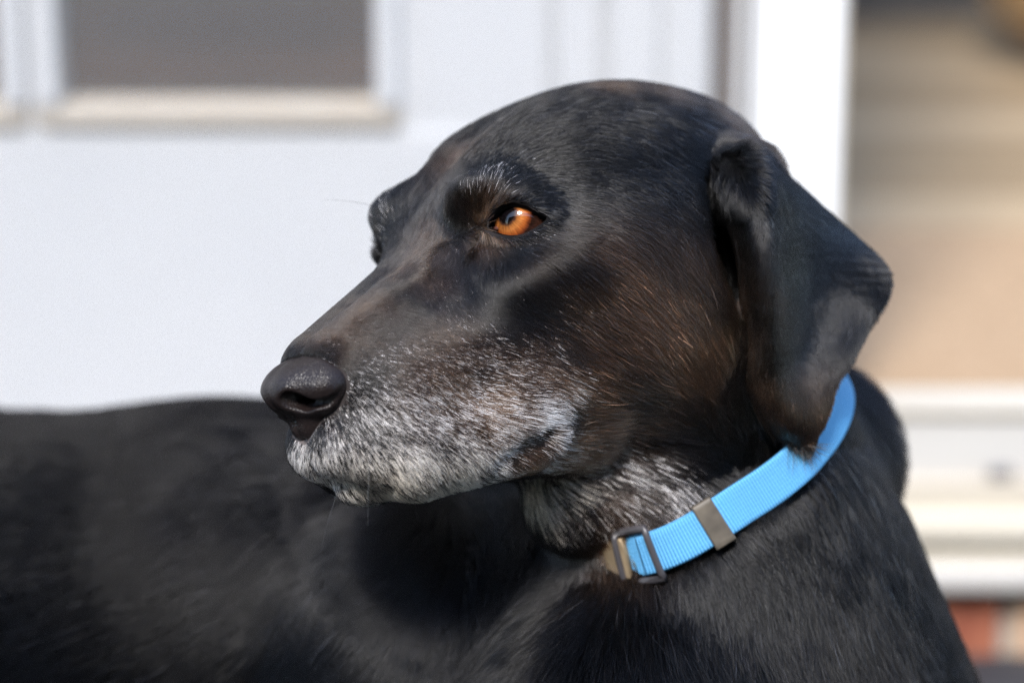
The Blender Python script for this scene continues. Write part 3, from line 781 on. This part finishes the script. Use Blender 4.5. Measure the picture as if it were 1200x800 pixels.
# flow of the coat: where on the dog, which way it lies in the picture (0 right, 90 down), length cm, lift degrees
FLOW = [(352, 400, -42, .35, 14), (372, 392, -42, .4, 12), (420, 350, -41, .5, 10), (470, 315, -44, .5, 10), (510, 265, -62, .6, 12), (535, 210, -62, .7, 12),
        (560, 165, -42, .8, 12), (620, 130, -14, .9, 11), (700, 108, 6, 1., 11), (780, 115, 24, 1.1, 12), (850, 150, 42, 1.2, 12), (880, 170, 50, 1.3, 12),
        (455, 250, -115, .9, 40), (450, 268, -150, .8, 38), (480, 235, -80, .7, 15),
        (545, 240, -84, .7, 18), (560, 222, -80, .9, 34), (580, 212, -66, 1.0, 36), (600, 220, -30, .8, 20), (640, 215, 8, .7, 12), (670, 235, 30, .8, 12),
        (640, 170, -6, .9, 10), (700, 160, 16, .9, 10), (760, 175, 36, .9, 10), (720, 230, 34, .9, 10), (790, 210, 52, 1.0, 10), (808, 160, 40, 1., 14),
        (560, 300, 68, .6, 14), (590, 300, 60, .6, 12), (640, 290, 36, .7, 12), (670, 270, 30, .7, 12), (520, 310, 100, .5, 14), (510, 340, 75, .5, 14),
        (420, 400, 25, .5, 16), (470, 370, 40, .5, 16), (540, 345, 52, .6, 14), (430, 450, 28, .55, 20), (405, 480, 50, .55, 22), (410, 415, 20, .4, 20), (480, 440, 26, .6, 20),
        (480, 500, 32, .65, 20), (540, 430, 22, .7, 18), (540, 490, 24, .75, 20), (600, 440, 16, .8, 18), (600, 500, 14, .9, 20), (640, 480, 10, 1., 22),
        (385, 520, 70, .55, 24), (360, 540, 95, .7, 30), (352, 520, 100, .6, 30), (400, 572, 60, .8, 44), (440, 578, 64, .95, 48), (490, 580, 62, 1.0, 48), (550, 574, 54, 1.0, 44), (585, 562, 40, 1.0, 36), (470, 560, 60, .8, 28), (540, 555, 48, .9, 26),
        (640, 380, 34, .9, 12), (700, 330, 38, 1.0, 12), (700, 400, 34, 1.1, 14), (750, 290, 50, 1.1, 12), (770, 370, 42, 1.2, 14), (820, 320, 60, 1.3, 14), (830, 400, 60, 1.4, 16),
        (680, 450, 20, 1.1, 18), (740, 460, 25, 1.3, 18), (800, 460, 46, 1.5, 18), (650, 520, 30, 1.1, 26), (620, 560, 40, 1.3, 28), (660, 560, 20, 1.5, 26), (700, 500, 5, 1.4, 22),
        (620, 590, 60, 1.2, 24), (660, 600, 55, 1.3, 24), (700, 560, 18, 1.5, 24), (740, 570, 28, 1.6, 22), (700, 605, 50, 1.4, 22), (780, 585, 46, 1.6, 20), (760, 530, 20, 2., 28), (800, 545, 40, 2.1, 24),
        (860, 540, 66, 1.9, 20), (910, 545, 84, 1.9, 20), (840, 595, 55, 1.5, 16),
        (840, 185, 40, .9, 16), (880, 205, 50, .9, 20), (895, 260, 96, .5, 9), (905, 330, 92, .5, 8), (900, 420, 92, .4, 7), (925, 480, 82, .32, 7), (940, 300, 72, .5, 8), (980, 280, 44, .5, 7), (1020, 320, 60, .45, 8), (1035, 328, 60, .4, 8), (884, 380, 92, .35, 7), (884, 440, 92, .32, 7), (870, 280, 80, .4, 8),
        (1000, 370, 105, .5, 8), (950, 380, 92, .6, 9), (960, 440, 96, .4, 9), (930, 225, 44, .7, 8), (905, 195, 44, .8, 8),
        (900, 690, 82, 2.2, 16), (1010, 540, 76, 2.3, 20), (1030, 460, 62, 2.2, 24), (820, 720, 84, 2.3, 16), (1100, 700, 72, 2.2, 18), (980, 760, 84, 2.2, 16), (720, 720, 90, 2.3, 18), (640, 680, 96, 2.2, 18), (600, 760, 110, 2.2, 16),
        (100, 560, 178, 2.0, 12), (300, 520, 172, 2.0, 12), (250, 650, 150, 2.0, 12), (450, 650, 125, 2.0, 12), (380, 760, 130, 2.0, 12), (80, 720, 160, 2.0, 12)]
# colour of the coat: picture point on the dog, radius cm, strength
WHITE = [(350, 532, .5, .9), (366, 530, .6, .75), (385, 535, .7, .7), (370, 560, .6, .97), (385, 575, .7, .97), (405, 584, .7, .97), (450, 586, .8, .97), (500, 586, .85, .97), (550, 578, .8, .95), (395, 556, .8, .85), (425, 548, .9, .78), (475, 555, 1.1, .92), (540, 552, 1.1, .88), (415, 590, .6, .95), (445, 490, 1.1, .45), (410, 500, .8, .35), (418, 440, .6, .22),
         (485, 490, 1.3, .48), (540, 480, 1.3, .40), (590, 490, 1.1, .48), (580, 545, .9, .78), (637, 487, .70, .97), (648, 510, .50, .92), (655, 465, .7, .55), (610, 450, 1.1, .36), (560, 420, 1.2, .26), (490, 430, 1.2, .26),
         (650, 408, 1.2, .10), (600, 392, 1.4, .13), (540, 400, 1.4, .20), (480, 405, 1.3, .16), (420, 425, .9, .14), (640, 545, .6, .6), (655, 535, .5, .45), (668, 520, .5, .3), (690, 440, 1., .10), (600, 566, .6, .6), (630, 570, .6, .8), (660, 560, .7, .5), (665, 545, .6, .5), (690, 548, .7, .3), (735, 552, .8, .62), (775, 574, .8, .62), (800, 585, .6, .4), (720, 585, .8, .45), (680, 600, .8, .34), (640, 600, .7, .5),
         (550, 335, 1.5, .015), (600, 315, 1.2, .028), (640, 355, 1.4, .02), (568, 216, .42, .11), (452, 250, .4, .09), (618, 282, .5, .04), (560, 365, 1.8, .025)]
BROWN = [(530, 440, 1.0, .55), (570, 465, 1.0, .5), (725, 325, 1.1, .5), (742, 358, 1.4, .8), (770, 400, 1.5, .75), (700, 385, 1.4, .5), (690, 465, 1.2, .8), (672, 520, .9, .9), (650, 435, 1.0, .5), (730, 470, 1.3, .6), (805, 335, 1.2, .5), (815, 400, 1.4, .7),
         (700, 104, .6, .25), (765, 108, .6, .25), (850, 140, .9, .5), (870, 155, .8, .5), (480, 310, .9, .25), (400, 375, 1.1, .22), (945, 500, .8, .5), (960, 480, .8, .5), (925, 480, .9, .42), (898, 465, .7, .38), (822, 220, .5, 1.), (700, 510, 1.0, .6), (570, 270, .5, .5), (615, 545, .5, .8), (520, 200, .7, .2),  # ear tip brown; lower-lobe spots put the flap's sheen into the colour
         (1130, 770, 1.5, .4), (720, 620, 1., .3)]
BLACKS = [(398, 563, .07, .9), (406, 569, .07, .9), (414, 575, .07, .9), (423, 581, .07, .9), (598, 540, .18, .9), (612, 530, .2, .9), (626, 518, .2, .9), (634, 508, .2, .8), (372, 500, .35, .8), (352, 500, .4, 1.), (395, 480, .35, .6), (410, 420, .5, .6), (560, 350, 1.4, .4), (470, 365, 1.1, .8)]  # white held back; lip slit and mouth-corner fold shade put into hair colour
CREAM = [(665, 545, .7), (450, 588, 1.6), (520, 590, 1.3), (630, 585, .9), (655, 565, .9)]
def blob(P, L):
    o = np.zeros(len(P))
    for x, y, r, s in L:
        c = hit_head(x, y) if (305 < x < 720 and y < 640) else hit(x, y)
        o = np.maximum(o, s * np.exp(-((P - c) ** 2).sum(1) / (2 * r * r)))
    return o
def wave(P, k, seed):                                   # cheap smooth noise in -1..1
    g = np.random.default_rng(seed)
    o = np.zeros(len(P))
    for i in range(7):
        d = unit(g.normal(size=3)) * k * g.uniform(.6, 1.7)
        o += np.sin(P @ d + g.uniform(0, 6.3) + 1.3 * np.sin(P @ (d[::-1] * .7) + g.uniform(0, 6.3)))
    return o / 3.2
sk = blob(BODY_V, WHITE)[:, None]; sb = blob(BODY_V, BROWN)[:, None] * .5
skin = np.array([.004, .0035, .0035]) * (1 - np.maximum(sk, sb)) + np.maximum(sk, sb) * np.array([.20, .17, .165]) * np.where(sk > sb, 1, .4)
a_ = body.data.attributes.new("skin", 'FLOAT_COLOR', 'POINT')
a_.data.foreach_set("color", np.concatenate([skin, np.ones((len(skin), 1))], 1).astype(np.float32).ravel())
an = N(M_SKIN, "ShaderNodeAttribute", attribute_name="skin"); LK(M_SKIN, an.outputs["Color"], M_SKIN.node_tree.nodes["Principled BSDF"].inputs["Base Color"])
tri = np.concatenate([BODY_Q[:, [0, 1, 2]], BODY_Q[:, [0, 2, 3]]])
A, B, C = (BODY_V[tri[:, i]] for i in range(3))
cr = np.cross(B - A, C - A); area = .5 * np.linalg.norm(cr, axis=1)
cen = (A + B + C) / 3
tn = unit(BODY_N[tri].mean(1))
facing = -(tn * unit(cen - CAMU)).sum(1)
hh = u2h(cen)
# regions by where the surface is on the dog
trunk_d = chain(cen, [((3, -13.4, 13), 10.6), ((-12, -13.8, 17.5), 10.8), ((-27, -14.4, 22), 11.3)])
is_head = (hh[:, 0] > -14) & (cen[:, 1] > -9.0) & (cen[:, 2] < 11)
HEADC = h2u((-2, 0, -2))
dist_head = np.linalg.norm(cen - HEADC, axis=1)
K = 1
dens = np.where(dist_head < 17, 420., np.where(dist_head < 20, 260., np.where(cen[:, 2] < 14, 90., 60.)))
dens = dens * np.where(facing > -.30, 1., .12) * K
muz = (hh[:, 0] > .5) & (dist_head < 13)
dens = np.where(muz, dens * 2.4, dens)
ear_c = ear_dist(cen) < .5
dens = np.where(ear_c & (facing > -.3), dens * 2.3, dens)
bridge = muz & (hh[:, 2] > -3.2 - .18 * (hh[:, 0] - 1))               # short hair on the bridge and under the eyes needs more of it
dens = np.where(bridge, dens * 1.6, dens)
lids = (np.linalg.norm(hh * np.array([1, 1, 1]) - EYE, axis=1) < 2.6) & ~bridge
dens = np.where(lids, dens * 2.2, dens)
nose_d = nose_solid(hh)[1]
eye_r = np.minimum(np.linalg.norm(hh - EYE, axis=1), np.linalg.norm(hh * [1, -1, 1] - EYE, axis=1))
dens[nose_d < .03] = 0
eh = hh.copy(); eh[:, 1] = np.abs(eh[:, 1]); ee = eh - EYE
lx, ly, lz = ee @ EX, ee @ EY, ee @ EZ
opn = np.maximum(np.maximum(ly - np.interp(lx, LID_X, LID_UP), np.interp(lx, LID_X, LID_LO) - ly), np.abs(lx) - 1.06)
dens[(opn < .10) & (lz > .2) & (eye_r < 1.9)] = 0
dens[eye_r < EYE_R + .02] = 0
inner_ear = ell(cen, at(845, 282, 1.0), (.80, 3.0, 2.3), HOLROT) < .06
dens[inner_ear] *= .12
cp = (cen - STRAP_C) @ STRAP_N                           # bare strip under the collar strap
neck_near = (np.abs(np.linalg.norm(cen - STRAP_C, axis=1) - 5.9) < 1.6) & ~(ear_dist(cen) < .55)
dens[(cp > -.25) & (cp < .72) & neck_near] *= .0
cnt = rng.poisson(area * dens)
ti = np.repeat(np.arange(len(tri)), cnt)
r1, r2 = rng.random(len(ti)), rng.random(len(ti))
sw = r1 + r2 > 1; r1[sw] = 1 - r1[sw]; r2[sw] = 1 - r2[sw]
P = A[ti] + r1[:, None] * (B - A)[ti] + r2[:, None] * (C - A)[ti]
NN = unit(BODY_N[tri[ti, 0]] * (1 - r1 - r2)[:, None] + BODY_N[tri[ti, 1]] * r1[:, None] + BODY_N[tri[ti, 2]] * r2[:, None])
n = len(P)
FP = np.array([hit_head(x, y) if (305 < x < 720 and y < 615) else hit(x, y) for x, y, *_ in FLOW]); FA = np.array([f[2:] for f in FLOW], float)
FD = np.stack([np.cos(np.radians(FA[:, 0])), -np.sin(np.radians(FA[:, 0])), np.zeros(len(FA))], -1)
Hh = u2h(P)
def interp_flow(P):
    D = np.empty((len(P), 3)); Ln = np.empty((len(P), 2))
    mir = u2h(P); far = mir[:, 1] < -.6
    for s0 in range(0, len(P), 40000):
        sl = slice(s0, s0 + 40000)
        d2 = ((P[sl, None] - FP[None]) ** 2).sum(-1)
        wgt = 1 / (d2 + .15) ** 2
        wgt /= wgt.sum(1, keepdims=True)
        D[sl] = wgt @ FD; Ln[sl] = wgt @ FA[:, 1:]
    return D, Ln
D, LN = interp_flow(P)
D[:, 2] += .25 * (P[:, 2] < 8) * (np.linalg.norm(P - HEADC, axis=1) < 13)     # the coat also runs back, away from the nose
jit = wave(P, 2.2, 3)[:, None] * unit(np.cross(NN, D)) * .08 + .08 * wave(P, 8., 41)[:, None] * unit(np.cross(NN, D)) + rng.normal(0, .09, (n, 3))
on_ear = ear_dist(P) < .45
jit = jit * np.where(on_ear, .6, np.where(np.linalg.norm(P - HEADC, axis=1) > 19, .35, 1.0))[:, None]
D = unit(D) + jit
T = unit(D - (D * NN).sum(1, keepdims=True) * NN)
T = np.where(np.isfinite(T), T, 0)
muzz = 1 / (1 + np.exp(-(Hh[:, 0] - .8) * 2)) * (np.linalg.norm(P - HEADC, axis=1) < 14)
length = LN[:, 0] * rng.uniform(.65, 1.2, n) * (1 - .36 * muzz)
lift = np.radians(LN[:, 1] * rng.uniform(.5, 1.3, n)) * (1 - .35 * muzz)
dh = np.linalg.norm(P - HEADC, axis=1)
rad = np.where(dh < 16, .0100, np.where(dh < 19, .012, .022)) * rng.uniform(.7, 1.3, n)
# colour
noise = wave(P, 3.5, 11)
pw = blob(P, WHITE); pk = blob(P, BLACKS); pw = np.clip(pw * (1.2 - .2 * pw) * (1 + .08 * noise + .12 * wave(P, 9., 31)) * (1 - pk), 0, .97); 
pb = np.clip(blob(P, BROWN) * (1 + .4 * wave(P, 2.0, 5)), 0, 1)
cream = np.zeros(n)
for x, y, r in CREAM: cream = np.maximum(cream, np.exp(-((P - hit_head(x, y)) ** 2).sum(1) / (2 * r * r)))
clump = wave(P, 9.0, 21)
val = (rng.uniform(.35, 1.8, n) * (1 + .45 * clump))[:, None]
black = np.array([.0016, .0015, .0017]) * np.clip(val, .2, 4)
brown = np.array([.17, .095, .055]) * rng.uniform(.5, 1.35, n)[:, None]
white = np.array([.82, .79, .79]) * (rng.uniform(.38, 1.08, n) + .35 * np.clip(pw - .4, 0, 1))[:, None]
white = np.minimum(white, .88)
white = white * (1 - cream[:, None] * np.array([.03, .10, .24]))
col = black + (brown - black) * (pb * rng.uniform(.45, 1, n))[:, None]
isw = rng.random(n) < pw
fleck = (rng.random(n) < .065) & ~isw & (dh < 17)
col = np.where(fleck[:, None], col * 3 + np.array([.022, .021, .023]) * rng.uniform(.3, 1.6, n)[:, None], col)
col = np.where(isw[:, None], white, col)
length = length * np.clip(.35 + (np.minimum(np.abs(np.linalg.norm(u2h(P) * [1, 1, 1] - EYE, axis=1)), np.linalg.norm(u2h(P) * [1, -1, 1] - EYE, axis=1)) - 1.1) / 1.0, .35, 1)
brow = np.minimum(np.linalg.norm(P - hit(568, 216), axis=1), np.linalg.norm(P - hit(452, 250), axis=1)) < 1.0
length = np.where(isw & ~brow, length * np.where((pw < .12), .55, np.where(pw < .45, .75, .9)), length)
rad = np.where(isw, rad * np.where(pw < .12, .62, .85), rad)
rad = rad * (1 - .30 * muzz)
gloss = np.where(on_ear, 1.33, np.interp(dh, [10, 14, 19], [1.375, 1.31, 1.225]))
col = np.concatenate([col, gloss[:, None]], 1)                # alpha carries the gloss: sleek head and ears, duller body
SEG = np.where(dh < 18, 5, 4)
def strands(P, T, NN, length, lift, rad, col, droop, k):
    t = np.linspace(0, 1, k)[None, :, None]
    up = np.maximum(np.sin(lift), .13)[:, None, None]; al = np.cos(lift)[:, None, None]
    L = length[:, None, None]
    # leaves the skin at the lift angle and lies down along the coat
    X = P[:, None] - NN[:, None] * .006 + L * (T[:, None] * (al * t) + NN[:, None] * (up * (t - droop * t * t)))
    rr = rad[:, None] * np.array([1.0, 1.0, .85, .6, .18])[None, :] if k == 5 else rad[:, None] * np.array([1., .95, .7, .2])[None, :]
    return X, rr
def curves_object(name, sets, parent, m):
    sizes = np.concatenate([np.full(len(X), X.shape[1]) for X, r, c in sets]).astype(np.int32)
    cu = bpy.data.hair_curves.new(name)
    cu.add_curves(sizes.tolist())
    cu.attributes["position"].data.foreach_set("vector", np.concatenate([to_world(X.reshape(-1, 3)) for X, r, c in sets]).astype(np.float32).ravel())
    a = cu.attributes.get("radius") or cu.attributes.new("radius", 'FLOAT', 'POINT')
    a.data.foreach_set("value", (np.concatenate([r.ravel() for X, r, c in sets]) * .01).astype(np.float32))
    a = cu.attributes.new("tint", 'FLOAT_COLOR', 'CURVE')
    c4 = np.concatenate([np.concatenate([c, np.full((len(c), 1), 1.0) if c.shape[1] == 3 else np.zeros((len(c), 0))], 1) for X, r, c in sets])
    a.data.foreach_set("color", c4.astype(np.float32).ravel())
    cu.materials.append(m)
    o = bpy.data.objects.new(name, cu); COL.objects.link(o)
    o.parent = parent; o.matrix_parent_inverse = parent.matrix_basis.inverted()
    return o
sets = []
for k in (5, 4):
    s = SEG == k
    X, rr = strands(P[s], T[s], NN[s], length[s], lift[s], rad[s], col[s], .62, k)
    sets.append((X, rr, col[s]))
fur = curves_object("fur", sets, body, M_FUR)
tag(fur, kind="stuff")
# whiskers and long brow hairs: root, bend, colour
WH = [(440, 500, 100, 3.0, 0), (470, 490, 85, 3.0, 0), (400, 568, 115, 2.2, 0), (590, 560, 35, 3.2, 0), (575, 212, -85, 2.4, 0), (590, 210, -75, 2.0, 0), (452, 245, 195, 2.6, 0)]
X = []; cc = []
for x, y, a, L, wcol in WH:
    p = hit_head(x, y); nb = BVH.find_nearest(tuple(p)); nn = np.array(sdf(np.array([p + [.05, 0, 0], p + [0, .05, 0], p + [0, 0, .05]])) - sdf(np.array([p]))); nn = unit(nn)
    d = np.array([math.cos(R(a)), -math.sin(R(a)), -.15]); d = unit(d - min(0, d @ nn - .25) * nn)
    t = np.linspace(0, 1, 5)[:, None]
    X.append(p + L * (d * t + .22 * t * t * np.array([.5, -.6, 0]))); cc.append([.55, .52, .5] if wcol else [.012, .011, .011])
X = np.array(X); cc = [list(c) + [1.4] for c in cc]
wh = curves_object("whiskers", [(X, np.array([[.006, .006, .005, .004, .002]]).repeat(len(X), 0), np.array(cc))], body, M_FUR)
tag(wh, kind="stuff")
SC.cycles_curves.shape = 'RIBBONS'
SC.cycles_curves.subdivisions = 2
SC.cycles.max_bounces = 8
SC.cycles.transmission_bounces = 6
SC.cycles.transparent_max_bounces = 6
SC.cycles.diffuse_bounces = 3
SC.cycles.glossy_bounces = 3

SC.cycles.use_denoising = True
SC.cycles.denoiser = 'OPENIMAGEDENOISE'
SC.cycles.denoising_prefilter = 'NONE'
